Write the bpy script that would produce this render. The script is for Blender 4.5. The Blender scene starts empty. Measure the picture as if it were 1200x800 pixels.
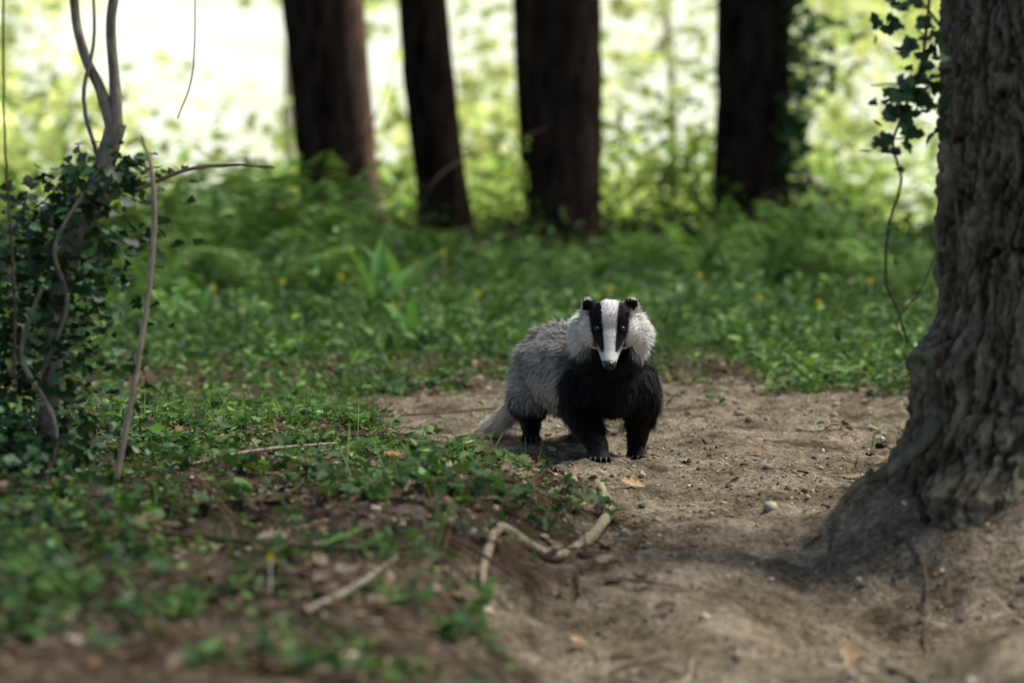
import bpy, math, numpy as np
from mathutils import Vector
rng=np.random.default_rng(7)
scene=bpy.context.scene
# ---------------------------------------------------------------- noise
_T={}
def vn(x,y,seed=0):
    if seed not in _T: _T[seed]=np.random.default_rng(seed+100).random((256,256))
    t=_T[seed]; x=np.asarray(x,float); y=np.asarray(y,float)
    xi=np.floor(x).astype(int); yi=np.floor(y).astype(int)
    fx=x-xi; fy=y-yi; fx=fx*fx*(3-2*fx); fy=fy*fy*(3-2*fy)
    a=t[xi&255,yi&255]; b=t[(xi+1)&255,yi&255]; c=t[xi&255,(yi+1)&255]; d=t[(xi+1)&255,(yi+1)&255]
    return (a*(1-fx)+b*fx)*(1-fy)+(c*(1-fx)+d*fx)*fy
def fbm(x,y,seed=0,o=4):
    s=0;w=0;a=1.0;x=np.asarray(x,float);y=np.asarray(y,float)
    for i in range(o):
        s=s+a*vn(x*2**i+17.3*i,y*2**i+9.1*i,seed+i); w+=a; a*=0.5
    return s/w
def ss(a,b,x):
    t=np.clip((np.asarray(x,float)-a)/(b-a),0,1); return t*t*(3-2*t)
def nrm(v): return v/np.maximum(np.linalg.norm(v,axis=-1,keepdims=True),1e-9)
# ---------------------------------------------------------------- mesh helpers
def fastmesh(name,V,Fl,col=None,mat=None,smooth=True,parent=None):
    V=np.asarray(V,float).reshape(-1,3)
    me=bpy.data.meshes.new(name)
    Fl=[np.asarray(f,int) for f in Fl if len(f)]
    me.vertices.add(len(V)); me.vertices.foreach_set('co',V.ravel())
    loops=np.concatenate([f.ravel() for f in Fl]); tot=np.concatenate([np.full(len(f),f.shape[1]) for f in Fl])
    st=np.concatenate([[0],np.cumsum(tot)[:-1]])
    me.loops.add(len(loops)); me.loops.foreach_set('vertex_index',loops.astype(np.int32))
    me.polygons.add(len(tot)); me.polygons.foreach_set('loop_start',st.astype(np.int32))
    me.update(calc_edges=True)
    if smooth: me.polygons.foreach_set('use_smooth',np.ones(len(tot),bool))
    if col is not None:
        a=me.color_attributes.new('col','FLOAT_COLOR','POINT')
        c=np.ones((len(V),4)); c[:,:3]=col; a.data.foreach_set('color',c.ravel())
    ob=bpy.data.objects.new(name,me); scene.collection.objects.link(ob)
    if mat: me.materials.append(mat)
    if parent: ob.parent=parent
    return ob
def empty(name):
    e=bpy.data.objects.new(name,None); scene.collection.objects.link(e); return e
def frame(d,n):
    y=nrm(d); x=nrm(np.cross(y,n)); z=np.cross(x,y); return np.stack([x,y,z],1)
def inst(T,pos,ax,sc,col,shade=None):
    tv,tf=T; tv=np.asarray(tv,float); n=len(pos); k=len(tv)
    sc=np.asarray(sc,float)
    if sc.ndim==1: sc=np.repeat(sc[:,None],3,1)
    P=tv[None]*sc[:,None,:]
    V=pos[:,None,:]+np.einsum('nkj,njc->nkc',P,ax)
    off=(np.arange(n)*k)[:,None,None]
    Fl=[(np.asarray(f,int)[None]+off).reshape(-1,len(f[0])) for f in tf if len(f)]
    C=np.repeat(col[:,None,:],k,1)
    return V.reshape(-1,3),Fl,C.reshape(-1,3)
class Acc:
    def __init__(s): s.V=[];s.F={};s.C=[];s.n=0
    def add(s,V,Fl,C):
        for f in Fl: s.F.setdefault(f.shape[1],[]).append(f+s.n)
        s.V.append(V); s.C.append(np.broadcast_to(C,V.shape)); s.n+=len(V)
    def make(s,name,mat,parent=None,smooth=True):
        return fastmesh(name,np.concatenate(s.V),[np.concatenate(v) for v in s.F.values()],np.concatenate(s.C),mat,smooth,parent)
OVAL=([(0,0,0),(-.25,.33,.05),(0,.36,-.02),(.25,.33,.05),(-.2,.7,.0),(0,.72,-.06),(.2,.7,.0),(0,1,-.16)],
      [[(0,2,1),(0,3,2),(4,5,7),(5,6,7)],[(1,2,5,4),(2,3,6,5)]])
LEAF4=([(0,0,0),(-.32,.45,.06),(.32,.45,.06),(0,1,-.1)],[[(0,2,3,1)]])
IVY=([(0,.35,-.04),(0,0,0),(.22,-.1,.02),(.46,.12,.05),(.27,.34,.02),(.33,.6,.0),(0,1,-.1),(-.33,.6,.0),(-.27,.34,.02),(-.46,.12,.05),(-.22,-.1,.02)],
     [[(0,i,i+1) for i in range(1,10)]+[(0,10,1)]])
OAK=([(0,.5,0),(0,0,.02),(.12,.15,.06),(.26,.25,.12),(.15,.36,.05),(.33,.5,.16),(.2,.6,.06),(.28,.78,.13),(.1,.85,.1),(0,1,.18),(-.12,.85,.1),(-.27,.76,.2),(-.18,.6,.07),(-.34,.48,.2),(-.15,.35,.06),(-.24,.24,.14),(-.1,.14,.05)],
     [[(0,i,i+1) for i in range(1,16)]+[(0,16,1)]])
BLADE=([(-.5,0,0),(.5,0,0),(-.42,.4,.04),(.42,.4,.04),(-.25,.75,.0),(.25,.75,.0),(0,1,-.1)],
       [[(0,1,3,2),(2,3,5,4)],[(4,5,6)]])
STRAP=([(-.15,0,0),(0,0,-.02),(.15,0,0),(-.5,.35,.04),(0,.35,.0),(.5,.35,.04),(-.42,.7,.0),(0,.7,-.05),(.42,.7,.0),(0,1,-.15)],
       [[(0,1,4,3),(1,2,5,4),(3,4,7,6),(4,5,8,7)],[(6,7,9),(7,8,9)]])
def randdir(n,zb=0.0):
    v=rng.normal(size=(n,3)); v[:,2]=v[:,2]*.6+zb; return nrm(v)
# ---------------------------------------------------------------- materials
def newmat(name):
    m=bpy.data.materials.new(name); m.use_nodes=True; nt=m.node_tree
    for n in list(nt.nodes): nt.nodes.remove(n)
    out=nt.nodes.new('ShaderNodeOutputMaterial'); return m,nt,out
def leafmat(name,trans=.3,rough=.5,spec=.3,tint=(1.2,1.3,.6),nz=True):
    m,nt,out=newmat(name); N=nt.nodes.new; L=nt.links.new
    a=N('ShaderNodeAttribute'); a.attribute_name='col'; src=a.outputs['Color']
    if nz:
        tc=N('ShaderNodeTexCoord'); no=N('ShaderNodeTexNoise'); no.inputs['Scale'].default_value=60; no.inputs['Detail'].default_value=0; L(tc.outputs['Object'],no.inputs['Vector'])
        mr=N('ShaderNodeMapRange'); mr.inputs[3].default_value=.6; mr.inputs[4].default_value=1.4; L(no.outputs[0],mr.inputs[0])
        mx=N('ShaderNodeVectorMath'); mx.operation='SCALE'; L(src,mx.inputs[0]); L(mr.outputs[0],mx.inputs['Scale']); src=mx.outputs[0]
    if spec>0:
        p=N('ShaderNodeBsdfPrincipled'); p.inputs['Roughness'].default_value=rough; p.inputs['Specular IOR Level'].default_value=spec; L(src,p.inputs['Base Color'])
    else:
        p=N('ShaderNodeBsdfDiffuse'); L(src,p.inputs['Color'])
    if trans>0:
        t=N('ShaderNodeBsdfTranslucent'); v=N('ShaderNodeVectorMath'); v.operation='MULTIPLY'; v.inputs[1].default_value=tint
        L(src,v.inputs[0]); L(v.outputs[0],t.inputs['Color'])
        ms=N('ShaderNodeMixShader'); ms.inputs[0].default_value=trans; L(p.outputs[0],ms.inputs[1]); L(t.outputs[0],ms.inputs[2]); L(ms.outputs[0],out.inputs[0])
    else: L(p.outputs[0],out.inputs[0])
    return m
def barkmat(name,c1,c2,scale=(14,14,3),bump=.6,useattr=False,moss=None,dist=.01):
    m,nt,out=newmat(name); N=nt.nodes.new; L=nt.links.new
    tc=N('ShaderNodeTexCoord'); mp=N('ShaderNodeMapping'); mp.inputs['Scale'].default_value=scale; L(tc.outputs['Object'],mp.inputs[0])
    no=N('ShaderNodeTexNoise'); no.inputs['Scale'].default_value=1.5; no.inputs['Detail'].default_value=5; no.inputs['Roughness'].default_value=.7; L(mp.outputs[0],no.inputs['Vector'])
    r=N('ShaderNodeValToRGB'); r.color_ramp.elements[0].position=.36; r.color_ramp.elements[1].position=.64
    r.color_ramp.elements[0].color=(*c1,1); r.color_ramp.elements[1].color=(*c2,1); L(no.outputs[0],r.inputs[0])
    col=r.outputs[0]
    if moss:
        n2=N('ShaderNodeTexNoise'); n2.inputs['Scale'].default_value=5; n2.inputs['Detail'].default_value=5; L(tc.outputs['Object'],n2.inputs['Vector'])
        r2=N('ShaderNodeValToRGB'); r2.color_ramp.elements[0].position=.42; r2.color_ramp.elements[0].color=(0,0,0,1); r2.color_ramp.elements[1].position=.68; r2.color_ramp.elements[1].color=(.75,.75,.75,1); L(n2.outputs[0],r2.inputs[0])
        mm=N('ShaderNodeMixRGB'); mm.inputs[2].default_value=(*moss,1); L(r2.outputs[0],mm.inputs[0]); L(col,mm.inputs[1]); col=mm.outputs[0]
    if useattr:
        a=N('ShaderNodeAttribute'); a.attribute_name='col'; mu=N('ShaderNodeMixRGB'); mu.blend_type='MULTIPLY'; mu.inputs[0].default_value=1
        L(col,mu.inputs[1]); L(a.outputs['Color'],mu.inputs[2]); col=mu.outputs[0]
    p=N('ShaderNodeBsdfDiffuse'); L(col,p.inputs['Color'])
    n3=N('ShaderNodeTexNoise'); n3.inputs['Scale'].default_value=5; n3.inputs['Detail'].default_value=4; n3.inputs['Roughness'].default_value=.75; L(mp.outputs[0],n3.inputs['Vector'])
    b=N('ShaderNodeBump'); b.inputs['Strength'].default_value=bump; b.inputs['Distance'].default_value=dist; L(n3.outputs[0],b.inputs['Height']); L(b.outputs[0],p.inputs['Normal'])
    L(p.outputs[0],out.inputs[0]); return m
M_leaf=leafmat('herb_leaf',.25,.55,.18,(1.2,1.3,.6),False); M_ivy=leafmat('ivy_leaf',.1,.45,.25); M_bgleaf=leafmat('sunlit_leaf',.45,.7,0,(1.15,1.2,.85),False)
M_far=leafmat('shaded_leaf',.25,.7,0,(1.2,1.3,.6),False)  # sunlit and shaded leaf copies; the light difference sits in translucency and colour
M_dead=leafmat('dead_leaf',0,.85,0,(1,1,1)); M_fur=leafmat('badger_fur',0,.6,.12,(1,1,1),False)
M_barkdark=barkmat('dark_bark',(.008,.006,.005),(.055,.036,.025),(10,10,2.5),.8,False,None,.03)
M_barkbig=barkmat('furrowed_bark',(.11,.095,.065),(.36,.315,.23),(30,30,9),1,True,(.17,.185,.11),.02)
M_stem=barkmat('pale_stem',(.15,.125,.09),(.40,.34,.26),(40,40,12),.4)
M_pale=barkmat('pale_twig',(.30,.22,.15),(.55,.43,.31),(40,40,12),.3)
M_twig=barkmat('twig_bark',(.05,.037,.025),(.17,.13,.09),(40,40,40),.4)
M_root=barkmat('root_bark',(.20,.16,.10),(.44,.37,.25),(50,50,50),.5)
# ---------------------------------------------------------------- terrain
EY=np.array([2,3.5,4.5,5.0,5.6,6.0,6.5,7.5,8.3,9.2]); EL=np.array([-.02,0.0,.02,.07,.15,.06,-.16,-.4,-.45,.0]); ER=np.array([1.3,1.2,1.1,.85,.72,.76,.9,1.05,1.2,.8])
TX,TY=.955,5.15
def pathm(x,y):
    l=np.interp(y,EY,EL); r=np.interp(y,EY,ER); n=(fbm(x*5,y*3,3)-.5)*.42
    d=np.minimum(x-l,r-x)+n
    return ss(-.12,.14,d)*(1-ss(7.9,9.3,y+n*3.5))*ss(0,1,y)
def H(x,y):
    x=np.asarray(x,float); y=np.asarray(y,float)
    z=.15*ss(9.5,18,y)-1.3*ss(21,45,y)+17*ss(60,230,y)  # last term: hill added so a bright slope replaces the dim low sky
    l=np.interp(y,EY,EL)
    near=1-ss(5.9,8.2,y)
    z=z+.08*ss(.10,-.16,x-l+(fbm(x*4,y*4,5)-.5)*.12)*near+.07*ss(-.3,-1.6,x-l)*near
    pm=pathm(x,y)
    z=z-.07*pm*ss(5.9,4.2,y)
    z=z-.07*np.exp(-(((x-.63)/.12)**2+((y-4.45)/.26)**2))
    dd=np.sqrt(((x-TX))**2+((y-TY)/1.1)**2)+(fbm(x*5,y*5,45)-.5)*.10
    z=z+.05*np.exp(-(dd/.5)**2)+.12*ss(.47,.20,dd)
    z=z+.12*np.exp(-(((x-.78)/.24)**2+((y-3.85)/.30)**2))+.04*np.exp(-(((x-.3)/.13)**2+((y-4.6)/.5)**2))
    z=z+(fbm(x*1.6,y*1.3,11)-.5)*.06*ss(30,18,y)+(fbm(x*6,y*5,21)-.5)*.055*ss(14,8,y)+(fbm(x*20,y*20,25,3)-.5)*.026*ss(14,8,y)+(vn(x*60,y*60,31)-.5)*.007*ss(14,8,y)
    z=z+(fbm(x*.15,y*.15,41)-.5)*.8*ss(25,60,np.abs(y)+np.abs(x))
    return z
def grow(a,s,e,k):
    o=[a]
    while (o[-1]<e): s*=k; o.append(o[-1]+s)
    return np.array(o[1:])
gx=np.arange(-1.6,1.6,.012); gx=np.concatenate([-grow(1.6,.02,350,1.10)[::-1],gx,grow(1.6,.02,350,1.10)])
gy=np.concatenate([[-60,-25,-10,-4,0,2,2.7],np.arange(3.0,9,.015),np.arange(9,20,.07),grow(20,.1,600,1.09)])
XX,YY=np.meshgrid(gx,gy); ZZ=H(XX,YY); nx=len(gx); ny=len(gy)
idx=np.arange(nx*ny).reshape(ny,nx)
F=np.stack([idx[:-1,:-1],idx[:-1,1:],idx[1:,1:],idx[1:,:-1]],-1).reshape(-1,4)
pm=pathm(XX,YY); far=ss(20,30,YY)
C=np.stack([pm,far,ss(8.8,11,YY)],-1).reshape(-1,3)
mg,nt,out=newmat('forest_floor'); N=nt.nodes.new; L=nt.links.new
at=N('ShaderNodeAttribute'); at.attribute_name='col'; sp=N('ShaderNodeSeparateColor'); L(at.outputs['Color'],sp.inputs[0])
tc=N('ShaderNodeTexCoord')
def noise(s,d=8,r=.6):
    n=N('ShaderNodeTexNoise'); n.inputs['Scale'].default_value=s; n.inputs['Detail'].default_value=d; n.inputs['Roughness'].default_value=r; L(tc.outputs['Object'],n.inputs['Vector']); return n.outputs[0]
def ramp(src,els):
    r=N('ShaderNodeValToRGB'); e=r.color_ramp.elements
    while len(e)<len(els): e.new(.5)
    for i,(p,c) in enumerate(els): e[i].position=p; e[i].color=(*c,1)
    L(src,r.inputs[0]); return r.outputs[0]
def mix(f,a,b,mode='MIX'):
    m=N('ShaderNodeMixRGB'); m.blend_type=mode
    if isinstance(f,float): m.inputs[0].default_value=f
    else: L(f,m.inputs[0])
    L(a,m.inputs[1]); L(b,m.inputs[2]); return m.outputs[0]
n1=noise(6,6,.75); grn=noise(95,4,.8)
dirt=ramp(n1,[(.36,(.085,.068,.045)),(.49,(.20,.168,.115)),(.63,(.34,.285,.20))])
grain=ramp(grn,[(.36,(.33,.31,.28)),(.58,(1.15,1.15,1.15))])
soil=ramp(n1,[(.35,(.028,.021,.014)),(.5,(.08,.06,.042)),(.68,(.19,.15,.105))])
green=ramp(n1,[(.35,(.018,.028,.010)),(.65,(.045,.08,.026))])
sky_glare=ramp(noise(.25,3),[(.3,(.58,.64,.42)),(.6,(.74,.75,.62))])  # near-white far ground, painted to stand for the blown-out sky
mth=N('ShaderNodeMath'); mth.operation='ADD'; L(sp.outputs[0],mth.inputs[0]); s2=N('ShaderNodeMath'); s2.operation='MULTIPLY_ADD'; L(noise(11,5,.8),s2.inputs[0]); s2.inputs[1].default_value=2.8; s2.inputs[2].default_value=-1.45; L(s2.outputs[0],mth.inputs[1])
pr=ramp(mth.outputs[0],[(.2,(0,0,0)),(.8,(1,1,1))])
c=mix(pr,soil,dirt); c=mix(.9,c,grain,'MULTIPLY'); c=mix(sp.outputs[2],c,green); c=mix(sp.outputs[1],c,sky_glare)
p=N('ShaderNodeBsdfDiffuse'); L(c,p.inputs['Color'])
b=N('ShaderNodeBump'); b.inputs['Strength'].default_value=1.0; b.inputs['Distance'].default_value=.02; L(noise(45,4,.75),b.inputs['Height']); L(b.outputs[0],p.inputs['Normal']); L(p.outputs[0],out.inputs[0])
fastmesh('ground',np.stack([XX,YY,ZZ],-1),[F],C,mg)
# ---------------------------------------------------------------- tubes
def tube(pts,rad,seg=10,jit=0.0,seed=0,res=None):
    pts=np.array(pts,float); rad=np.array(rad,float)
    n=len(pts); t=np.linspace(0,n-1,res or (n-1)*6+1)
    P=np.vstack([2*pts[0]-pts[1],pts,2*pts[-1]-pts[-2]]); i=np.minimum(t.astype(int),n-2); f=(t-i)[:,None]
    a,b_,c_,d=P[i],P[i+1],P[i+2],P[i+3]
    Q=.5*((2*b_)+(-a+c_)*f+(2*a-5*b_+4*c_-d)*f**2+(-a+3*b_-3*c_+d)*f**3)
    R=np.interp(t,np.arange(n),rad)
    T=nrm(np.gradient(Q,axis=0)); ref=np.array([0.0,1,0]) if abs(T[:,1]).mean()<.7 else np.array([1.0,0,0])
    A=nrm(np.cross(T,ref)); B=np.cross(T,A)
    th=np.linspace(0,2*np.pi,seg,endpoint=False)
    rr=R[:,None]*(1+jit*(fbm(np.cos(th)[None]*2+5+seed,t[:,None]*1.3+np.sin(th)[None]*2,seed+5)-.5)*2)
    V=Q[:,None]+rr[...,None]*(np.cos(th)[None,:,None]*A[:,None]+np.sin(th)[None,:,None]*B[:,None])
    m=len(Q); k=np.arange(m*seg).reshape(m,seg); k2=np.roll(k,-1,1)
    Fq=np.stack([k[:-1],k2[:-1],k2[1:],k[1:]],-1).reshape(-1,4)
    return V.reshape(-1,3),[Fq],np.ones((m*seg,3)),Q
def addtube(acc,*a,**k):
    V,Fl,C,Q=tube(*a,**k); acc.add(V,Fl,C); return Q
def greens(n,base,var=.35,yel=.2):
    b=np.array(base)[None]*np.exp(rng.normal(0,var,(n,1))); y=rng.random((n,1))*yel
    return np.clip(b*(1+np.concatenate([y*1.5,y*.4,-y*.3],1)),.004,.8)
def leaves(acc,T,pos,size,col,up=.8,flat=True,asp=1.0):
    n=len(pos); d=rng.normal(size=(n,3)); d[:,2]*=.35
    nn=rng.normal(size=(n,3))*.5; nn[:,2]+=up
    sc=np.stack([size*asp,size,size],1)
    acc.add(*inst(T,pos,frame(d,nn),sc,col))
def crown(parent,c,r,n,cl,col,name='crown'):
    ac=Acc(); cc=rng.normal(size=(cl,3))*np.array(r)*.55+np.array(c)
    k=rng.integers(0,cl,n); pos=cc[k]+rng.normal(size=(n,3))*.28
    leaves(ac,LEAF4,pos,rng.uniform(.09,.16,n),greens(n,col),.3); ac.make(name,M_far,parent)
    return cc
# ---------------------------------------------------------------- background trees
def bgtree(xb,yb,xt,r,seed):
    e=empty('lit_side_trunk'); a=Acc(); z0=float(H(xb,yb))-.1
    dx=(xt-xb)
    pts=[(xb-dx*.02,yb,z0),(xb,yb,z0+.25),(xb+dx*.5,yb,z0+.9),(xb+dx,yb,z0+1.7),(xb+dx*2,yb+.1,z0+4),(xb+dx*2.4,yb+.1,z0+7),(xb+dx*2.6,yb,z0+10)]
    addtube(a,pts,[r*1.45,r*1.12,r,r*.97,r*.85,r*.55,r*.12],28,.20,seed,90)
    cc=crown(e,(xb+dx*2.4,yb,z0+8),(1.7,1.7,1.6),1300,30,(.05,.11,.025))
    for q in cc[:7]:
        s=np.array([xb+dx*2.2,yb+.1,z0+rng.uniform(4.5,7)]); addtube(a,[s,(s+q)/2+[0,0,-.1],q],[.07,.04,.01],7)
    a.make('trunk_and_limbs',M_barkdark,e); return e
S=lambda px,Y:(px-600)/3403*Y
bgtree(S(398,17),17,S(362,17),.180,1)
t2=bgtree(S(522,17.6),17.6,S(494,17.6),.150,2)
bgtree(S(662,17),17,S(664,17),.205,3)
t4=bgtree(S(882,18),18,S(880,18),.215,4)
bgtree(S(628,21),21,S(616,21),.09,5)
e=empty('lit_side_trunk'); a=Acc(); addtube(a,[(S(430,18.5),18.5,0),(S(418,18.5),18.5,.6),(S(405,18.5),18.5,1.6),(-1.25,18.6,5),(-1.4,18.6,8)],[.2,.14,.13,.08,.02],20,.15,6,50)  # added trunk, coloured as the sunlit right side of the first tree
a.make('trunk',barkmat('sunlit_side_bark',(.12,.07,.045),(.32,.2,.14),(10,10,3)),e)
crown(e,(-1.4,18.6,8),(1,1,1),500,12,(.05,.11,.025))
a=Acc(); n=1500; z=rng.uniform(.1,3.5,n)
pos=np.stack([S(885,18)+.14+rng.gamma(1.6,.07,n)*(1+.6*np.sin(z*6)),18+rng.normal(0,.14,n)-.08,z],1)
leaves(a,IVY,pos,rng.uniform(.05,.09,n),greens(n,(.03,.075,.02)),.2); a.make('ivy',M_ivy,t4)
# ---------------------------------------------------------------- distant foliage
def clumps(name,cents,rad,per,size,base,mat,T=LEAF4,var=.3,yel=.4,flatten=.7):
    k=np.repeat(np.arange(len(cents)),per); n=len(k)
    pos=cents[k]+rng.normal(size=(n,3))*rad[k][:,None]*np.array([1,1,flatten])
    cb=np.exp(rng.normal(0,.3,len(cents)))[k]
    a=Acc(); leaves(a,T,pos,rng.uniform(*size,n),greens(n,base,var,yel)*cb[:,None],.3); return a.make(name,mat)
cn=[]
while len(cn)<400:
    Y=rng.uniform(32,58); u=rng.uniform(-.33,.33); z=rng.uniform(-1.2,7.5)
    dn=fbm(u*20+3,z/Y*24,77,3)
    keep=dn>.49
    if -.13<u<-.073 and z>.5: keep=keep and rng.random()<.10
    if u>.085: keep=dn>.36
    if u<-.14: keep=dn>.44
    if z<.2: keep=dn>.38
    if keep: cn.append((u*Y,Y,z))
cn=np.array(cn); clumps('distant_trees',cn,rng.uniform(.35,.9,len(cn)),60,(.2,.42),(.46,.56,.27),M_bgleaf,var=.35,yel=.25)  # leaf colour paled to paint in the overexposed background light
a=Acc()
for i in range(10):
    Y=rng.uniform(36,55); x=rng.uniform(-.3,.3)*Y
    addtube(a,[(x,Y,-1.5),(x+rng.normal(0,.2),Y,2),(x+rng.normal(0,.5),Y,9)],[.08,.06,.04],8)
a.make('distant_tree_trunks',M_stem)
cn=[]
for i in range(190):
    Y=rng.uniform(21,30); u=rng.uniform(-.3,.3); cn.append((u*Y,Y,float(H(u*Y,Y))+abs(rng.normal(0,.34))))
cn=np.array(cn); clumps('bright_undergrowth',cn,rng.uniform(.15,.35,len(cn)),60,(.08,.16),(.32,.48,.14),M_bgleaf,var=.4,yel=.3)  # sunlight painted into the bright yellow-green leaf colour
cn=[]
for c0,r0,hh in [((S(755,19.5),19.5),.5,.8),((S(960,20),20),.6,.6),((S(440,19.5),19.5),.3,.35),((S(810,19),19),.3,.9),((S(60,20),20),.6,.8),((S(580,20),20),.3,.4)]:
    for i in range(14): cn.append((c0[0]+rng.normal(0,r0*.5),c0[1]+rng.normal(0,.3),.1+abs(rng.normal(0,hh*.6))))
cn=np.array(cn); clumps('bramble_bushes',cn,rng.uniform(.08,.2,len(cn)),40,(.05,.09),(.14,.25,.06),M_bgleaf)
cn=[]
for i in range(240):
    Y=rng.uniform(15,19.5); x=rng.uniform(-5,5); cn.append((x,Y,float(H(x,Y))+abs(rng.normal(0,.07))))
cn=np.array(cn); clumps('low_bramble',cn,rng.uniform(.08,.2,len(cn)),50,(.04,.08),(.024,.045,.018),M_far)  # bushes around the trunk bases, their shadow painted into the dark green
# ---------------------------------------------------------------- ferns
def fern(x,y,h,nf,base):
    a=Acc(); z0=float(H(x,y))
    for f in range(nf):
        az=rng.uniform(0,2*np.pi); Ln=h*rng.uniform(.8,1.3); sp=rng.uniform(.35,.95)
        s=np.linspace(0,1,20); hr=np.array([math.cos(az),math.sin(az)])
        hor=Ln*sp*(s**1.3); ver=Ln*(s*1.05-.45*s**2.4*sp*1.3)
        P=np.stack([x+hr[0]*hor,y+hr[1]*hor,z0+ver],1)
        T=nrm(np.gradient(P,axis=0)); side=nrm(np.cross(T,np.array([0,0,1.0])))
        K=19; s2=np.linspace(.15,.98,K); Pi=np.stack([np.interp(s2,s,P[:,j]) for j in range(3)],1)
        Ti=nrm(np.stack([np.interp(s2,s,T[:,j]) for j in range(3)],1)); Si=nrm(np.stack([np.interp(s2,s,side[:,j]) for j in range(3)],1)); Ni=np.cross(Si,Ti)
        ln=Ln*.30*np.sin(np.pi*np.clip(s2*.76+.22,0,1))**1.0+.008
        cbr=np.exp(rng.normal(0,.45))
        for sg in (1,-1):
            d=Si*sg+Ti*.35-Ni*rng.uniform(.05,.4)+rng.normal(0,.06,Ni.shape)
            a.add(*inst(LEAF4,Pi,frame(d,Ni+rng.normal(0,.35,Ni.shape)),np.stack([Ln*.042+0*ln,ln,ln],1),greens(K,base,.2,.3)*cbr))
    a.make('fern',M_far)
FG=(.088,.165,.058)
for px,Y,h,n in [(300,13.4,.58,13),(350,13.7,.74,15),(385,13.2,.5,11),(255,13.0,.5,11),(215,14,.58,11),(320,12.4,.38,10),(150,14,.58,11),(60,14,.5,10),(420,14.4,.42,9),(275,14.4,.66,12),(435,12.6,.22,8),(180,12.4,.3,8),
               (830,14.0,.36,12),(900,13.2,.38,13),(960,13.6,.42,13),(1010,13.2,.36,12),(760,14.2,.32,10),(690,13.8,.26,10),(600,14.4,.25,9),(1060,12.6,.35,10),(870,15,.38,12),(940,15.3,.46,12),(520,14.6,.27,10)]:
    fern(S(px,Y),Y,h,n,FG)
# ---------------------------------------------------------------- herbs
def herbs(name,n,xr,yr,fn,size,hgt,base,per=6,T=OVAL,mat=None,asp=.9,var=.35):
    x=rng.uniform(*xr,n); y=rng.uniform(*yr,n); k=rng.random(n)<fn(x,y); x=x[k]; y=y[k]; m=len(x)
    z=H(x,y); hg=(hgt[0]+(hgt[1]-hgt[0])*rng.random(m)**1.5)*(.5+fbm(x*2.5,y*2,99))
    i=np.repeat(np.arange(m),per); N_=len(i)
    az=rng.uniform(0,2*np.pi,N_); t=rng.random(N_)
    r=size[1]*.6*(1.1-t*.5)*rng.random(N_)
    pos=np.stack([x[i]+np.cos(az)*r,y[i]+np.sin(az)*r,z[i]+.004+hg[i]*t],1)
    d=np.stack([np.cos(az),np.sin(az),rng.normal(.15,.35,N_)],1); nn=rng.normal(0,.45,(N_,3)); nn[:,2]+=1
    s=rng.uniform(*size,N_)*rng.uniform(.7,1.2,m)[i]
    pc=np.exp(rng.normal(0,.3,m))[i][:,None]
    a=Acc(); a.add(*inst(T,pos,frame(d,nn),np.stack([s*asp,s,s],1),greens(N_,base,var,.5)*pc))
    a.add(*inst(BLADE,np.stack([x,y,z-.01],1),frame(np.stack([rng.normal(0,.2,m),rng.normal(0,.2,m),np.ones(m)],1),rng.normal(size=(m,3))),np.stack([np.full(m,.003),hg+.01,np.full(m,.003)],1),greens(m,base)))
    return a.make(name,mat or M_leaf)
herbs('woodland_herbs',5400,(-3.2,3.2),(8.6,17.5),lambda x,y:ss(.30,.58,fbm(x*1.4,y*1.0,51)+.30*ss(9.0,12,y)-.20*ss(10,8.6,y))*(1-.9*pathm(x,y)),(.025,.06),(.02,.16),(.052,.12,.038),7)
herbs('tall_herbs',800,(-3.2,3.2),(9.5,17.5),lambda x,y:ss(.45,.6,fbm(x*1.1+9,y*.8,57)),(.03,.07),(.12,.28),(.065,.145,.045),9)
herbs('distant_herbs',2400,(-6,6),(14,22),lambda x,y:x*0+1,(.05,.09),(.03,.18),(.028,.056,.021),6,LEAF4,M_far)
patches=[(-.70,7.0,.24),(-.62,6.6,.18),(-.22,5.6,.18),(-.12,5.35,.11),(-.30,5.15,.14),(-.36,5.9,.13),(-.09,3.95,.10),(-.30,6.7,.12),(-.60,4.8,.16),(-.75,4.2,.22),(-.06,4.5,.06),(-.42,4.1,.10),(-.9,5.8,.27),(-.1,7.9,.18),(-.62,7.9,.30),(-.2,4.3,.08),(-.45,8.5,.3)]
def pf(x,y):
    v=0
    for a_,b_,c_ in patches: v=v+np.exp(-(((x-a_)/c_)**2+((y-b_)/(c_*1.4))**2)*1.2)
    return np.clip(v*ss(.3,.6,fbm(x*9,y*7,63))+.5*ss(.54,.68,fbm(x*4.3,y*3.6,61))+.08,0,1)*(1-ss(.15,.5,pathm(x,y)))
herbs('ground_ivy',8200,(-1.5,.9),(3.3,9.2),pf,(.014,.034),(.01,.05),(.046,.115,.036),5,IVY)
herbs('chickweed',5800,(-1.5,.5),(3.3,9.2),pf,(.010,.022),(.01,.06),(.07,.16,.046),6,OVAL)
herbs('seedlings',1300,(-1.5,1.3),(6.8,9.8),lambda x,y:(1-.95*pathm(x,y)),(.012,.03),(.01,.05),(.065,.14,.042),4,OVAL)
herbs('nettle_patch',600,(.75,1.7),(8.2,10.8),lambda x,y:x*0+.9,(.03,.055),(.04,.14),(.065,.145,.042),7)
def grass(name,n,xr,yr,fn,ln,w,base):
    x=rng.uniform(*xr,n); y=rng.uniform(*yr,n); k=rng.random(n)<fn(x,y); x=x[k];y=y[k]; m=len(x); l=rng.uniform(*ln,m)
    d=np.stack([rng.normal(0,.5,m),rng.normal(0,.5,m),np.ones(m)],1)
    a=Acc(); a.add(*inst(BLADE,np.stack([x,y,H(x,y)-.004],1),frame(d,rng.normal(size=(m,3))),np.stack([rng.uniform(*w,m),l,l],1),greens(m,base,.3,.6))); return a.make(name,M_leaf)
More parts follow.
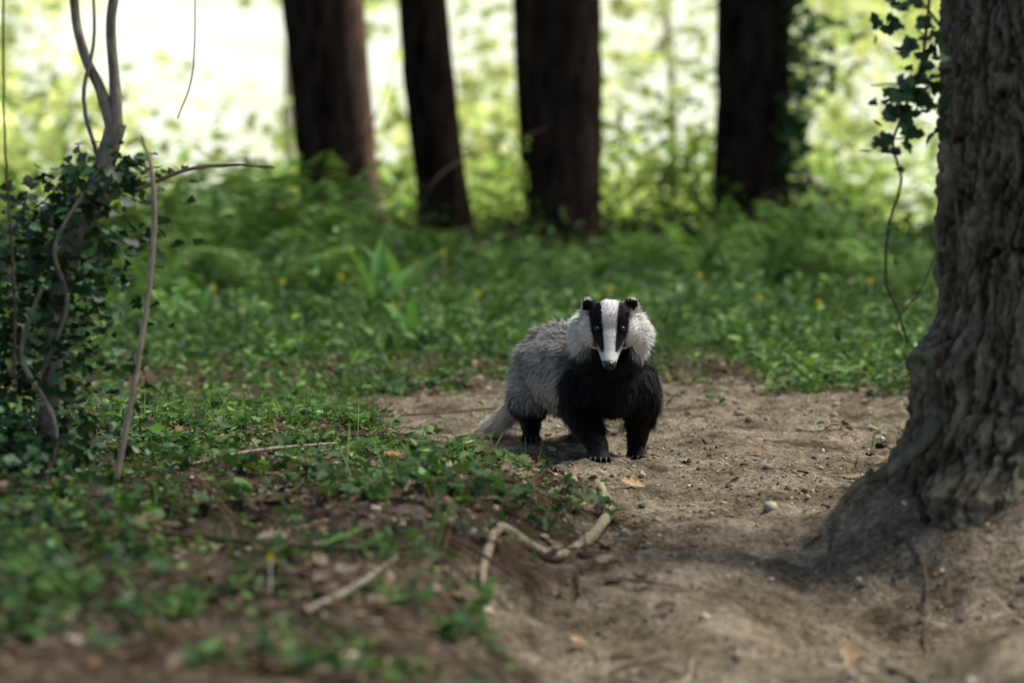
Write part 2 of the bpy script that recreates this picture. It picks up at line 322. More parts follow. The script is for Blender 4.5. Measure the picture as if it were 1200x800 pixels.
grass('grass',7500,(-1.5,.8),(3.6,9),lambda x,y:pf(x,y)*.8,(.03,.13),(.002,.0045),(.085,.18,.05))
grass('long_grass',6500,(-3.2,3.2),(8.7,16),lambda x,y:(1-pathm(x,y))*ss(8.6,10,y),(.05,.22),(.004,.008),(.06,.13,.042))
grass('dry_stalks',700,(-1.5,.5),(3.4,8.5),lambda x,y:(1-pathm(x,y)),(.03,.10),(.001,.002),(.22,.17,.11))
def strap(x,y,n,ln,w,base):
    a=Acc(); z=float(H(x,y)); az=rng.uniform(0,6.28,n); d=np.stack([np.cos(az)*.5,np.sin(az)*.3,rng.uniform(.6,1.3,n)],1)
    nn=np.stack([-np.cos(az),-np.sin(az)-.6,np.full(n,.5)],1); l=rng.uniform(ln*.6,ln,n)
    a.add(*inst(STRAP,np.tile([x,y,z-.01],(n,1)),frame(d,nn),np.stack([np.full(n,w),l,l],1),greens(n,base,.15,.4))); a.make('broadleaf_plant',M_leaf)
for px,Y,n,l,w in [(440,12.0,5,.36,.06),(470,12.2,6,.36,.055),(485,10.4,7,.25,.05),(455,10.2,6,.2,.045),(205,11.6,7,.28,.045),(235,12.0,5,.22,.04),(350,10,6,.16,.04),(300,11.6,6,.18,.04),(415,9.3,5,.13,.03),(560,12,5,.17,.04),(640,12.4,5,.15,.04),(520,11.2,5,.15,.04)]:
    strap(S(px,Y),Y,n,l,w,(.12,.27,.075))
# ---------------------------------------------------------------- leaf litter
def litter(name,n,fn,xr,yr,size,cols):
    x=rng.uniform(*xr,n); y=rng.uniform(*yr,n); k=rng.random(n)<fn(x,y); x=x[k]; y=y[k]; m=len(x)
    c=np.array(cols)[rng.integers(0,len(cols),m)]*np.exp(rng.normal(0,.25,(m,1)))
    d=rng.normal(size=(m,3)); d[:,2]*=.2; nn=rng.normal(0,.4,(m,3)); nn[:,2]+=1*np.where(rng.random(m)<.5,1,-1)
    s=rng.uniform(*size,m); cur=rng.uniform(.3,2.0,m)
    a=Acc(); a.add(*inst(OAK,np.stack([x,y,H(x,y)+.005],1),frame(d,nn),np.stack([s,s,s*cur],1),c)); return a.make(name,M_dead,smooth=False)
LC=[(.18,.13,.085),(.11,.075,.047),(.25,.195,.135),(.07,.048,.033),(.2,.125,.075),(.27,.225,.165),(.12,.09,.06),(.15,.115,.08)]
litter('leaf_litter',14000,lambda x,y:np.clip((1-pathm(x,y))*(.25+.75*ss(.35,.6,fbm(x*3,y*3,71))),0,1)*.9+.028,(-1.6,1.5),(3.2,9.8),(.014,.040),LC)
litter('leaf_fragments',20000,lambda x,y:np.clip((1-pathm(x,y))*.7+.42*ss(.42,.6,fbm(x*5,y*5,73)),0,1),(-1.5,1.5),(3.2,9.8),(.005,.015),LC)
for px,Y,s,c in [(480,5.45,.05,(.36,.18,.08)),(757,5.72,.055,(.40,.27,.15)),(690,4.35,.045,(.3,.2,.12)),(1000,4.25,.05,(.36,.25,.14)),(565,5.75,.055,(.17,.085,.05)),(412,7.9,.06,(.2,.09,.045)),(298,4.5,.05,(.30,.24,.18)),(148,4.5,.055,(.22,.15,.10)),(330,4.15,.05,(.25,.2,.14)),(985,4.5,.035,(.4,.3,.18)),(820,5.0,.035,(.25,.17,.1)),(900,6.5,.04,(.2,.13,.08)),(665,5.9,.05,(.28,.2,.13))]:
    a=Acc(); x=S(px,Y); a.add(*inst(OAK,np.array([[x,Y,float(H(x,Y))+.012]]),frame(np.array([[rng.normal(),.3*rng.normal(),.1]]),np.array([[rng.normal(0,.3),-.5,1]])),np.array([[s,s,s*.8]]),np.array([c]))); a.make('fallen_oak_leaf',M_dead,smooth=False)
import bmesh
bm=bmesh.new(); bmesh.ops.create_icosphere(bm,subdivisions=1,radius=1); ICO=([tuple(v.co) for v in bm.verts],[[tuple(v.index for v in f.verts) for f in bm.faces]]); bm.free()
n=14000; x=rng.uniform(-.6,1.4,n); y=rng.uniform(3.3,9,n); k=fbm(x*4,y*3,35)>.42; x=x[k];y=y[k];n=len(x); s=rng.gamma(1.5,.0016,n)+.001
a=Acc(); a.add(*inst(ICO,np.stack([x,y,H(x,y)],1),frame(randdir(n),randdir(n)),s[:,None]*rng.uniform(.6,1.3,(n,3)),np.array([.21,.175,.125])*np.exp(rng.normal(0,.45,(n,1))))); a.make('soil_crumbs',M_dead,smooth=False)
# ---------------------------------------------------------------- twigs
a=Acc()
for i in range(380):
    x=rng.uniform(-1.4,1.1); y=rng.uniform(3.4,9.3); P_=float(pathm(x,y))
    if P_>.4 and rng.random()<.8: continue
    l=rng.uniform(.04,.24)*(1-.6*P_); az=rng.uniform(0,6.28); pts=[]
    for t in np.linspace(-.5,.5,4):
        xx=x+math.cos(az)*l*t+rng.normal(0,.008); yy=y+math.sin(az)*l*t+rng.normal(0,.008); pts.append((xx,yy,float(H(xx,yy))+.005+rng.random()*.012))
    r=rng.uniform(.0012,.0034); addtube(a,pts,[r,r,r*.8,r*.4],6)
a.make('fallen_twigs',M_twig)
def gtube(name,pl,rad,mat,lift=.006,seg=10,jit=.2,parent=None):
    a=Acc(); P=[(x,y,float(H(x,y))+lift) for x,y in pl]
    addtube(a,P,rad,seg,jit,res=len(pl)*10); return a.make(name,mat,parent)
gtube('exposed_root',[(-.045,4.40),(-.043,4.52),(-.02,4.68),(.03,4.76),(.075,4.84),(.13,5.05),(.160,5.2),(.178,5.36),(.175,5.52),(.165,5.66),(.135,5.76),(.095,5.80),(.06,5.81)],[.004,.007,.008,.010,.009,.0105,.011,.0105,.0095,.009,.0075,.006,.003],M_root,.012,jit=.35)
gtube('exposed_root',[(.10,3.75),(.18,3.95),(.24,4.02),(.26,4.15)],[.002,.004,.004,.002],M_root,.004)
gtube('exposed_root',[(.55,3.75),(.52,3.95),(.53,4.1),(.56,4.15)],[.003,.004,.003,.002],M_root,.004)
gtube('fallen_stick',[(-.27,3.75),(-.22,3.95),(-.17,4.25)],[.005,.005,.003],M_stem,.012)
gtube('fallen_stick',[(-.55,4.5),(-.3,4.42),(-.12,4.38)],[.004,.005,.003],M_twig,.012)
gtube('fallen_stick',[(-.65,5.4),(-.5,5.55),(-.35,5.8)],[.003,.004,.002],M_stem,.02)
gtube('fallen_stick',[(-.50,5.9),(-.36,6.1),(-.27,6.4)],[.003,.004,.002],M_twig,.02)
gtube('fallen_stick',[(-.45,7.4),(-.2,7.6),(.1,7.9)],[.003,.004,.002],M_twig,.010)
# ---------------------------------------------------------------- big tree on right
oak=empty('oak_tree')
zs=np.concatenate([np.arange(-.1,1.15,.005),np.arange(1.15,7.5,.06)]); SG=640
th=np.linspace(0,2*np.pi,SG,endpoint=False); TH,Zg=np.meshgrid(th,zs)
R0=np.interp(Zg,[-.15,0,.3,1,2,5,7.5],[.235,.225,.205,.198,.185,.13,.03])
dth=lambda t0:np.angle(np.exp(1j*(TH-t0)))
fl=.11*np.exp(-np.maximum(Zg-.10,0)/.07)*(.55+.45*np.cos(3*TH+.6)**2)
bul=.060*np.exp(-(dth(3.45)/.40)**2)*(np.exp(-((Zg-.32)/.07)**2)+.8*np.exp(-((Zg-.20)/.08)**2))*(1+.9*(fbm(TH*4,Zg*20,91)-.5))
bul=bul+.034*np.exp(-(dth(3.4)/.12)**2)*ss(.40,.5,Zg)*ss(.88,.74,Zg)
u=TH/(2*np.pi); warp=(fbm(np.cos(TH)*2+4,Zg*4+np.sin(TH)*2,84)-.5)*6+(fbm(np.cos(TH)*8+4,Zg*22+np.sin(TH)*8,83)-.5)*2.2
def per(fx,fz,seed):
    w=ss(.97,1,u); return vn(u*fx+warp,Zg*fz,seed)*(1-w)+vn((u-1)*fx+warp,Zg*fz,seed)*w
r1=1-np.abs(per(66,9,81)*2-1); r2=1-np.abs(per(130,26,85)*2-1); r3=per(210,110,88)
fur=ss(.55,.95,r1)*.7+ss(.6,1,r2)*.4
crk=0
for zc,ph in [(.50,1),(.235,2.2)]:
    zl=zc+.012*np.sin(TH*3.1+ph)+.022*(fbm(TH*5,zc*9+0*TH,95)-.5)*2
    crk=crk+np.exp(-((Zg-zl)/.0045)**2)*np.exp(-(dth(4.45)/.6)**2)
RR=R0+fl+bul-.018*fur-.020*crk+(r3-.5)*.010+(fbm(TH*2,Zg*3,97)-.5)*.02
cx=TX+.012*np.sin(Zg*3)+.03*np.maximum(Zg-1,0)
V=np.stack([cx+RR*np.cos(TH),TY+RR*np.sin(TH),Zg],-1)
dark=np.clip(1.28-.92*np.clip(fur,0,1)-.7*crk+(r3-.5)*.9,.11,1.4)
col=np.stack([dark,dark*.99,dark*.96],-1)
m_=len(zs); k=np.arange(m_*SG).reshape(m_,SG); k2=np.roll(k,-1,1)
fastmesh('trunk',V,[np.stack([k[:-1],k2[:-1],k2[1:],k[1:]],-1).reshape(-1,4)],col.reshape(-1,3),M_barkbig,True,oak)
a=Acc()
cc=crown(oak,(1.6,4.3,6.8),(1.2,1.2,.9),1100,26,(.05,.11,.025))
for q in cc[:8]:
    s=np.array([1.1,5.15,rng.uniform(3.5,6)]); addtube(a,[s,(s+q)/2,q],[.06,.035,.01],8)
addtube(a,[(.735,5.02,.22),(.70,5.0,.18),(.665,4.99,.15),(.635,4.99,.13),(.60,4.98,.12),(.575,4.97,.095),(.56,4.96,.075),(.55,4.95,.04),(.54,4.94,-.03)],[.018,.014,.011,.009,.0075,.007,.006,.005,.003],10,.4,4)
a.make('limbs_and_roots',M_barkbig,oak)
gtube('side_root',[(.665,4.99),(.685,4.90),(.69,4.80),(.67,4.68),(.66,4.6)],[.004,.0035,.003,.003,.0015],M_twig,.003,parent=oak)
a=Acc(); b_=Acc()
def vine(pts,r): return addtube(b_,pts,r,6,.1)
v1=vine([(.68,4.98,.36),(.66,4.97,.42),(.64,4.97,.47),(.645,4.97,.56),(.665,4.97,.64),(.65,4.97,.70),(.67,4.97,.76),(.70,4.97,.85),(.72,4.98,1.05)],[.003,.0025,.0025,.0025,.0025,.0025,.003,.003,.003])
vine([(.745,5.0,.55),(.70,4.98,.45),(.66,4.97,.40),(.67,4.97,.36)],[.0015]*4)
vine([(.75,4.99,.2),(.74,4.98,.35),(.765,4.965,.5),(.75,4.97,.7),(.76,4.97,1.0)],[.003,.003,.003,.002,.002])
vine([(.73,4.97,.9),(.69,4.96,.95),(.63,4.95,1.02)],[.003,.002,.001])
vine([(.70,5.0,.77),(.66,4.97,.80),(.61,4.96,.80)],[.002,.002,.001])
q=np.concatenate([v1[len(v1)*5//8:],v1[len(v1)*5//8:],[[.66,4.96,.74]]*12,[[.69,4.96,.79]]*13,[[.66,4.96,.93]]*7,[[.70,4.96,.86]]*8])
n=len(q)*2; pos=np.repeat(q,2,0)+rng.normal(0,.024,(n,3))
leaves(a,IVY,pos,rng.uniform(.016,.036,n),greens(n,(.04,.09,.04)),.1)
pos=np.array([[.655,4.97,.5],[.64,4.97,.56],[.66,4.97,.66],[.69,4.97,.40],[.72,4.97,.34],[.68,4.95,.33]]); leaves(a,IVY,pos,np.full(6,.02),greens(6,(.05,.12,.03)),.1)
a.make('ivy_leaves',M_ivy,oak); b_.make('ivy_stems',M_twig,oak)
# ---------------------------------------------------------------- left ivy-covered sapling
sap=empty('ivy_covered_sapling'); a=Acc()
addtube(a,[(-.86,5.25,-.02),(-.845,5.22,.10),(-.825,5.2,.288),(-.81,5.2,.456),(-.74,5.2,.63),(-.705,5.2,.74)],[.024,.019,.016,.016,.019,.018],14,.35,7)
addtube(a,[(-.71,5.2,.72),(-.735,5.2,.80),(-.765,5.2,.87),(-.785,5.22,1.0),(-.80,5.25,1.5),(-.78,5.25,2.6)],[.013,.010,.009,.008,.008,.003],10,.15,8)
addtube(a,[(-.705,5.2,.72),(-.71,5.2,.82),(-.715,5.2,.92),(-.70,5.2,1.05),(-.66,5.2,1.6),(-.6,5.2,2.4)],[.013,.010,.009,.009,.008,.003],10,.15,9)
addtube(a,[(-.73,5.19,.65),(-.76,5.17,.78),(-.74,5.17,.9),(-.75,5.17,1.1)],[.004,.004,.003,.002],6)
addtube(a,[(-.83,5.12,.3),(-.78,5.09,.42),(-.80,5.08,.52),(-.75,5.1,.62)],[.004,.004,.004,.003],7,.2)
addtube(a,[(-.83,5.12,.45),(-.86,5.09,.33),(-.80,5.08,.2),(-.84,5.08,.05)],[.005,.005,.004,.003],7,.2)
addtube(a,[(-.85,5.2,.40),(-.95,5.2,.55),(-1.0,5.2,.75)],[.004,.003,.002],6)
a.make('stems',M_stem,sap)
a=Acc(); n=3000
z=rng.uniform(0.0,.66,n); cx_=np.interp(z,[0,.3,.45,.63],[-.89,-.87,-.84,-.77]); w=np.interp(z,[0,.2,.5,.68],[.09,.085,.085,.06])
cl=fbm(z*14,rng.random(n)*3,33); pos=np.stack([cx_+rng.normal(0,1,n)*w,5.20+rng.normal(0,.08,n),z],1); pos=pos[cl>.43]; n=len(pos)
leaves(a,IVY,pos,rng.uniform(.012,.030,n),greens(n,(.026,.066,.024),.5),.3)
n=150; pos=np.stack([rng.normal(-.69,.05,n),rng.normal(5.17,.05,n),rng.normal(.65,.025,n)],1); leaves(a,IVY,pos,rng.uniform(.012,.028,n),greens(n,(.03,.07,.028)),.3)
a.make('ivy_leaves',M_ivy,sap)
a=Acc(); n=2400; x=rng.uniform(-1.15,-.45,n); y=rng.uniform(3.5,5.6,n); k=rng.random(n)<ss(-.54,-.85,x/(y/5.0))*ss(.3,.6,fbm(x*6,y*5,66)); x=x[k]; y=y[k]; n=len(x)
pos=np.stack([x,y,H(x,y)+rng.gamma(1.5,.03,n)],1); leaves(a,IVY,pos,rng.uniform(.012,.028,n),greens(n,(.036,.09,.03),.45),.6); a.make('ivy_ground_cover',M_ivy)
a=Acc(); addtube(a,[(-.715,5.0,-.01),(-.69,5.0,.1),(-.661,5.0,.244),(-.628,5.0,.435),(-.616,5.0,.56),(-.62,5.0,.66),(-.638,5.0,.715)],[.0048,.0054,.0052,.005,.0048,.004,.002],8,.15); a.make('leaning_sapling_stem',M_pale)
a=Acc(); addtube(a,[(-.86,5.0,.3),(-.858,5.0,.45),(-.872,5.0,.75),(-.868,5.0,1.1)],[.003,.003,.002,.002],6)
addtube(a,[(-.66,5.1,.62),(-.58,5.15,.655),(-.5,5.2,.665),(-.43,5.25,.66)],[.004,.004,.003,.002],6)
addtube(a,[(-.62,5.4,.75),(-.59,5.4,.85),(-.585,5.4,1.1)],[.0015,.0015,.001],5)
addtube(a,[(-.755,4.75,.0),(-.75,4.74,.08),(-.69,4.72,.10),(-.66,4.7,.11)],[.002,.002,.0015,.001],5)
addtube(a,[(-.52,4.9,.04),(-.51,4.9,.12),(-.505,4.92,.16)],[.002,.0015,.001],5); a.make('bare_twigs',M_twig)
a=Acc()
for p0,p1,p2 in [((S(470,15),15,.2),(S(520,15),15,.62),(S(640,15.5),15.5,.85)),((S(400,15),15,.6),(S(440,15),15,.9),(S(470,15),15,1.3)),((S(1000,14.5),14.5,.2),(S(960,14.5),14.5,.55),(S(890,14.5),14.5,.5)),((S(500,13),13,.1),(S(590,13.2),13.2,.35),(S(620,13.5),13.5,.12))]:
    addtube(a,[p0,p1,p2],[.006,.005,.002],5)
a.make('bramble_stems',M_twig)
a=Acc()
for px,Y,h in [(331,12,.14),(520,14,.15),(640,10.8,.08),(930,3.75,.02),(950,3.8,.02),(905,3.7,.02),(315,3.95,.05),(960,11,.11),(380,14,.16),(250,12,.12),(715,12,.12),(345,12.6,.16),(820,12.5,.14),(460,11,.12),(1020,12,.14),(285,11,.11),(400,12,.15),(560,11.5,.12),(890,11.5,.12)]:
    x=S(px,Y); c0=np.array([x,Y,float(H(x,Y))+h]); az=np.linspace(0,6.28,6)[:-1]; s=.007 if Y<5 else .018
    a.add(*inst(OVAL,np.tile(c0,(5,1)),frame(np.stack([np.cos(az),-.4+0*az,np.sin(az)],1),np.tile([0,-1.0,.4],(5,1))),np.full(5,s),np.tile([.75,.62,.04],(5,1))))
    addtube(a,[c0-[0,0,h],c0],[.001,.001],4)
a.make('yellow_flowers',M_leaf)
# ---------------------------------------------------------------- BADGER
bad=empty('badger')
GB=lambda x,y:float(H(x,y))
bm=bmesh.new()
def ball(c,r,sc=(1,1,1)):
    g=bmesh.ops.create_icosphere(bm,subdivisions=3,radius=1.0)
    for v in g['verts']: v.co=Vector((v.co.x*r*sc[0]+c[0],v.co.y*r*sc[1]+c[1],v.co.z*r*sc[2]+c[2]))
def chain(P,R):
    for (p,r),(q,s) in zip(zip(P[:-1],R[:-1]),zip(P[1:],R[1:])):
        p=np.array(p,float);q=np.array(q,float); n=max(2,int(np.linalg.norm(q-p)/(min(r,s)*.35)))
        for t in np.linspace(0,1,n): ball(p+(q-p)*t,r+(s-r)*t)
H0=np.array([.217,6.420,.315]); Fv=nrm(np.array([-.035,-.70,-.71])); Uv=nrm(np.array([0,0,1.0])-Fv*Fv[2]); Rv=np.cross(Fv,Uv)
if Rv[0]<0: Rv=-Rv
hp=lambda a_,r_,u_:H0+Fv*a_+Rv*r_+Uv*u_
chain([(.120,7.00,.170),(.149,6.85,.178),(.190,6.68,.190),(.222,6.58,.200)],[.100,.105,.094,.078])
ball((.114,6.97,.178),.101); ball((.222,6.57,.176),.078)
chain([(.218,6.60,.220),(.218,6.51,.266),(.217,6.46,.296)],[.085,.074,.058])
for s in (1,-1): ball((.218+s*.040,6.495,.288),.046)
ball(H0,.052,(1.0,1,.95)); chain([hp(.0,0,-.002),hp(.045,0,-.004),hp(.085,0,-.008),hp(.106,0,-.008)],[.047,.033,.021,.016])
for s in (1,-1):
    ball(hp(.01,s*.028,-.018),.036); ball(hp(.03,s*.017,.012),.02)
    ball((H0[0]+s*.049,6.428,.355),.0165,(1,.5,1.0)); ball((H0[0]+s*.043,6.436,.344),.016,(1,.7,1))
chain([hp(.03,0,-.03),hp(.088,0,-.025)],[.024,.012])
def paw(x,y,z,yaw,s=1.0):
    ball((x,y,z+.014*s),.022*s,(1.1,1.25,.75))
    for i,o in enumerate([-.021,-.011,0,.011,.021]):
        f=-.026+abs(o)*.35; ball((x+o*s,y+f*s,z+.009*s),.0085*s,(.9,1.5,.9))
g1=GB(.197,6.46)-.003; g2=GB(.286,6.66)-.003; g3=GB(.045,6.90)-.003; g4=GB(.195,7.03)-.003
chain([(.166,6.59,.165),(.152,6.61,.122),(.178,6.535,.062),(.195,6.50,.024+g1)],[.056,.043,.030,.023])
paw(.197,6.475,g1,0)
chain([(.279,6.59,.165),(.300,6.63,.122),(.291,6.665,.062),(.287,6.69,.026+g2)],[.053,.041,.028,.022])
paw(.287,6.665,g2,0)
chain([(.068,6.98,.148),(.045,6.92,.106),(.044,6.99,.058),(.046,6.93,.022+g3)],[.070,.050,.028,.022])
paw(.045,6.90,g3,0,.95)
chain([(.185,6.98,.15),(.2,6.95,.108),(.195,7.05,.058),(.195,7.05,.022+g4)],[.068,.048,.028,.022])
paw(.195,7.02,g4,0,.95)
chain([(.090,7.07,.135),(.036,7.12,.086),(-.012,7.14,.045),(-.042,7.14,.030)],[.036,.026,.020,.013])
me=bpy.data.meshes.new('tmp'); bm.to_mesh(me); bm.free()
tmp=bpy.data.objects.new('tmp',me); scene.collection.objects.link(tmp)
md=tmp.modifiers.new('r','REMESH'); md.mode='VOXEL'; md.voxel_size=.0038
sm=tmp.modifiers.new('s','SMOOTH'); sm.factor=.5; sm.iterations=6
dg=bpy.context.evaluated_depsgraph_get(); ev=tmp.evaluated_get(dg); m2=bpy.data.meshes.new_from_object(ev)
bpy.data.objects.remove(tmp)
m2.calc_loop_triangles()
nv=len(m2.vertices); co=np.zeros(nv*3); m2.vertices.foreach_get('co',co); co=co.reshape(-1,3)
nt_=len(m2.loop_triangles); tr=np.zeros(nt_*3,int); m2.loop_triangles.foreach_get('vertices',tr); tr=tr.reshape(-1,3)
vnm=np.zeros(nv*3); m2.vertices.foreach_get('normal',vnm); vnm=vnm.reshape(-1,3)
BK=np.array([-.18,.95,0.0]); BK/=np.linalg.norm(BK)
def furinfo(P,Nn):
    n=len(P); d=P-H0; a_=d@Fv; r_=d@Rv; u_=d@Uv
    x,y,z=P.T
    nz=fbm(x*30+y*17,z*30+y*9,55,3)-.5
    head=((a_>-.042)&(np.linalg.norm(d-Fv*np.clip(a_,0,.12)[:,None],axis=1)<.070)&(y<6.476)&(z>.210))
    ear=(np.abs(np.abs(x-H0[0])-.049)<.024)&(z>.342)&(np.abs(y-6.430)<.022)&(np.abs(x-H0[0])>.034)
    flk=ss(.25,.15,z)[:,None]
    root=np.array([[.13,.12,.10]])*(1-flk)+np.array([[.30,.265,.21]])*flk
    mid=np.array([[.085,.078,.068]])*(1-flk)+np.array([[.24,.21,.165]])*flk
    tip=np.array([[.58,.555,.50]])*(1-flk)+np.array([[.62,.57,.48]])*flk
    ln=np.full(n,.032); lay=np.full(n,.26)
    front=ss(6.655,6.575,y+nz*.10-(.20-z)*.22)
    xs=np.abs(x-.217)
    ruff=ss(-.016,.016,z+nz*.04-np.interp(xs,[0,.04,.08,.14],[.280,.264,.248,.244]))
    blk=front*(1-ruff)
    legs=np.maximum(ss(.125,.095,z+nz*.03)*(y<6.78),ss(.115,.080,z+nz*.03-(.03*(y>6.9)))*(y>6.8))
    belly=ss(.108,.084,z+nz*.02)
    blk=np.maximum(blk,np.maximum(legs,belly))
    tail=(x<.068)&(y>7.072)&(z<.150)
    blk=np.where(tail,0,blk)[:,None]
    B=np.array([.008,.007,.006])
    root=root*(1-blk)+B*blk; mid=mid*(1-blk)+B*blk; tip=tip*(1-blk)+B*1.5*blk
    ln=np.where(blk[:,0]>.5,.026,ln); ln=np.where(z<.07,.010,ln); ln=np.where(z<.035,.005,ln)
    rf=(ruff*ss(6.61,6.52,y+nz*.06))[:,None]
    W=np.array([.80,.77,.70]); W2=np.array([.78,.75,.68])
    root=root*(1-rf)+W2*.8*rf; mid=mid*(1-rf)+W2*.95*rf; tip=tip*(1-rf)+W2*rf; ln=np.where(rf[:,0]>.5,.028,ln)
    tl=tail[:,None]; root=np.where(tl,np.array([.5,.44,.35]),root); mid=np.where(tl,np.array([.58,.52,.43]),mid); tip=np.where(tl,np.array([.78,.73,.64]),tip); ln=np.where(tail,.045,ln)
    ar=np.abs(r_+nz*.004)
    inn=np.interp(a_,[-.06,-.02,.02,.06,.09,.12],[.021,.019,.0155,.0125,.012,.02]); outb=np.interp(a_,[-.05,0,.03,.06,.085,.095],[.052,.045,.041,.031,.020,.012])
    top=ss(-.040,-.026,u_)
    bs=ss(-.0018,.0018,ar-inn)*ss(.003,-.003,ar-outb)*np.where(a_>.090,0,1)*top
    under=(z<.257)&(u_<-.034)
    hw=np.where(under[:,None],B,W)
    hc=hw*(1-bs[:,None])+B*bs[:,None]
    hd=head[:,None]
    root=np.where(hd,hc,root); mid=np.where(hd,hc,mid); tip=np.where(hd,hc,tip)
    ln=np.where(head,np.interp(a_,[-.04,0,.05,.1],[.014,.009,.006,.0035]),ln); lay=np.where(head,.22,lay)
    side=head&(ar>.043)&(a_<.035); ln=np.where(side,.020,ln)
    ec=np.where(((z>.365)|(np.abs(x-H0[0])>.061))[:,None],W,B); root=np.where(ear[:,None],ec,root);mid=np.where(ear[:,None],ec,mid);tip=np.where(ear[:,None],ec,tip); ln=np.where(ear,.006,ln)
    fl=np.tile(BK*.8+np.array([0,0,-.55]),(n,1)); fl=np.where((z<.12)[:,None],np.array([0,.15,-1.0]),fl)
    fl=np.where(blk>.5,np.array([0,.1,-1.0]),fl)
    out_=nrm(np.stack([x-H0[0],0*x,(z-.30)*.6],1)); fl=np.where(rf>.5,out_*.8+np.array([0,.30,-.25]),fl)
    fl=np.where(tl,np.array([-.7,.1,-.35]),fl)
    fl=np.where(hd,-Fv+Rv*(np.sign(r_)*np.where(ar>.03,.5,.1))[:,None],fl)
    fl=np.where(ear[:,None],np.array([0,.1,1.0]),fl)
    T=fl-Nn*np.sum(fl*Nn,1)[:,None]
    return root,mid,tip,ln,nrm(T),lay
rt,mi,tp,ln,T,lay=furinfo(co,vnm)
fastmesh('body',co,[tr],mi*.8,M_fur,True,bad)
A=np.linalg.norm(np.cross(co[tr[:,1]]-co[tr[:,0]],co[tr[:,2]]-co[tr[:,0]]),axis=1)/2
tcn=co[tr].mean(1); wgt=A*np.where((tcn[:,1]<6.49)&(tcn[:,2]>.22),2.6,1.0)
NH=125000; f=rng.choice(nt_,NH,p=wgt/wgt.sum()); b1=rng.random(NH);b2=rng.random(NH); sw=b1+b2>1; b1[sw]=1-b1[sw]; b2[sw]=1-b2[sw]; b0=1-b1-b2
P=co[tr[f,0]]*b0[:,None]+co[tr[f,1]]*b1[:,None]+co[tr[f,2]]*b2[:,None]
Nn=nrm(vnm[tr[f,0]]*b0[:,None]+vnm[tr[f,1]]*b1[:,None]+vnm[tr[f,2]]*b2[:,None])
rt,mi,tp,ln,T,lay=furinfo(P,Nn)
cl1=np.stack([fbm(P[:,0]*45+P[:,1]*20,P[:,2]*45+i*7,60+i,2)-.5 for i in range(3)],1)*1.0
D=nrm(Nn*lay[:,None]+T*.8+cl1*np.where(ln>.012,.9,.2)[:,None]+rng.normal(0,.16,(NH,3)))
W_=nrm(np.cross(D,Nn)+rng.normal(0,.25,(NH,3)))
L_=ln*rng.uniform(.5,1.3,NH); wd=np.where(ln<.013,.0007,.00095)*rng.uniform(.7,1.3,NH)
D2=nrm(D+np.array([0,0,-.30])*(ln>.012)[:,None]-Nn*.10)
p0=P-Nn*.001; p1=p0+D*(L_*.5)[:,None]; p2=p1+D2*(L_*.5)[:,None]
w=W_*wd[:,None]
V=np.stack([p0-w,p0+w,p1-w*.9,p1+w*.9,p2],1).reshape(-1,3)
jit=np.exp(rng.normal(0,.42,(NH,1))*np.where((ln>.030)&(ln<.04),1,.3)[:,None])
Cc=np.clip(np.stack([rt*jit,rt*jit,mi*jit,mi*jit,tp*jit],1),.003,.85).reshape(-1,3)
o=(np.arange(NH)*5)[:,None]
fastmesh('fur',V,[o+np.array([[0,1,3,2]]),o+np.array([[2,3,4]])],Cc,M_fur,True,bad)
mb,nt,out=newmat('wet_black'); p=nt.nodes.new('ShaderNodeBsdfPrincipled'); p.inputs['Base Color'].default_value=(.012,.010,.010,1); p.inputs['Roughness'].default_value=.25; nt.links.new(p.outputs[0],out.inputs[0])
mc,nt,out=newmat('claw_horn'); p=nt.nodes.new('ShaderNodeBsdfPrincipled'); p.inputs['Base Color'].default_value=(.05,.04,.03,1); p.inputs['Roughness'].default_value=.5; nt.links.new(p.outputs[0],out.inputs[0])
def blob(name,parts,mat):
    b=bmesh.new()
    for c,ax,r in parts:
        g=bmesh.ops.create_icosphere(b,subdivisions=3,radius=1)
        for v in g['verts']:
            q=np.array(v.co); v.co=Vector(c+ax[0]*q[0]*r[0]+ax[1]*q[1]*r[1]+ax[2]*q[2]*r[2])
    m=bpy.data.meshes.new(name); b.to_mesh(m); b.free(); m.materials.append(mat)
    for p_ in m.polygons: p_.use_smooth=True
    o_=bpy.data.objects.new(name,m); scene.collection.objects.link(o_); o_.parent=bad
hx=np.stack([Rv,Fv,Uv])
blob('nose',[(hp(.121,0,-.004),hx,(.0135,.009,.0115)),(hp(.114,.007,-.006),hx,(.009,.010,.009)),(hp(.114,-.007,-.006),hx,(.009,.010,.009))],mb)
from mathutils.bvhtree import BVHTree
bv=BVHTree.FromPolygons([Vector(c_) for c_ in co],[tuple(int(i) for i in t_) for t_ in tr])
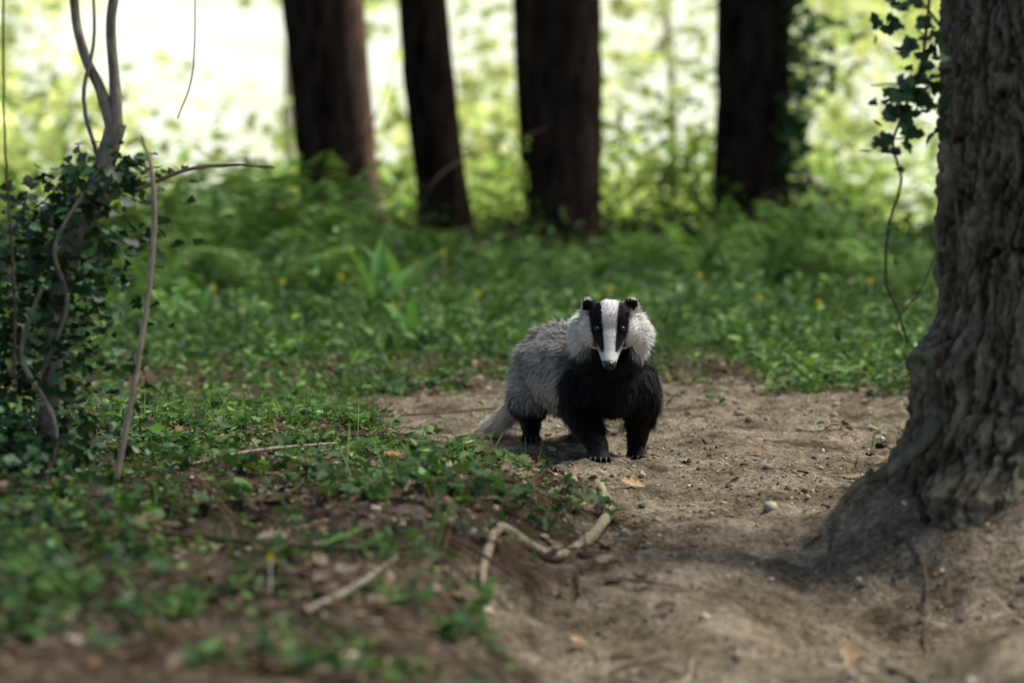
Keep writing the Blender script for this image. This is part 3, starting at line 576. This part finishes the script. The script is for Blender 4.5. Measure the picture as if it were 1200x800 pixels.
ey=[]
for s in (1,-1):
    o_=hp(.040,s*.028,.12); h_=bv.ray_cast(Vector(o_),Vector(-Uv)); c_=np.array(h_[0]) if h_[0] else hp(.04,s*.028,.02)
    ey.append((c_+Uv*.002,hx,(.0062,.0062,.0055)))
blob('eyes',ey,mb)
a=Acc()
for (x,y,g,s) in [(.197,6.475,g1,1),(.287,6.665,g2,1),(.045,6.90,g3,.7),(.195,7.02,g4,.7)]:
    for o_ in [-.021,-.011,0,.011,.021]:
        yy=y-.034+abs(o_)*.35; addtube(a,[(x+o_,yy,g+.012),(x+o_*1.1,yy-.010*s,g+.011),(x+o_*1.15,yy-.018*s,g+.002)],[.0030,.0024,.0006],6)
a.make('claws',mc,bad)
# ---------------------------------------------------------------- light
sd=nrm(np.array([.55,.15,1.1])); el=math.asin(sd[2]); az=math.atan2(sd[0],sd[1])
w=bpy.data.worlds.new('World'); scene.world=w; w.use_nodes=True; nt=w.node_tree; bg=nt.nodes['Background']
sky=nt.nodes.new('ShaderNodeTexSky'); sky.sky_type='NISHITA'; sky.sun_disc=False; sky.sun_elevation=el; sky.sun_rotation=az; sky.dust_density=2; sky.air_density=1.0; sky.ozone_density=.6
nt.links.new(sky.outputs[0],bg.inputs[0]); bg.inputs[1].default_value=.15
l=bpy.data.lights.new('sun','SUN'); l.energy=5.0; l.angle=math.radians(24); l.color=(1,.96,.87)
lo=bpy.data.objects.new('sun',l); lo.rotation_euler=Vector(sd).to_track_quat('Z','Y').to_euler(); scene.collection.objects.link(lo)
cam=bpy.data.cameras.new('camera'); cam.lens=102.1; cam.sensor_width=36; cam.clip_end=2000; cam.clip_start=.05
cam.dof.use_dof=True; cam.dof.focus_distance=6.2; cam.dof.aperture_fstop=3.2
co_=bpy.data.objects.new('camera',cam); co_.location=(0,0,.67); co_.rotation_euler=(math.radians(90-3.53),0,0); scene.collection.objects.link(co_); scene.camera=co_
scene.view_settings.view_transform='Standard'; scene.view_settings.look='None'; scene.view_settings.exposure=0
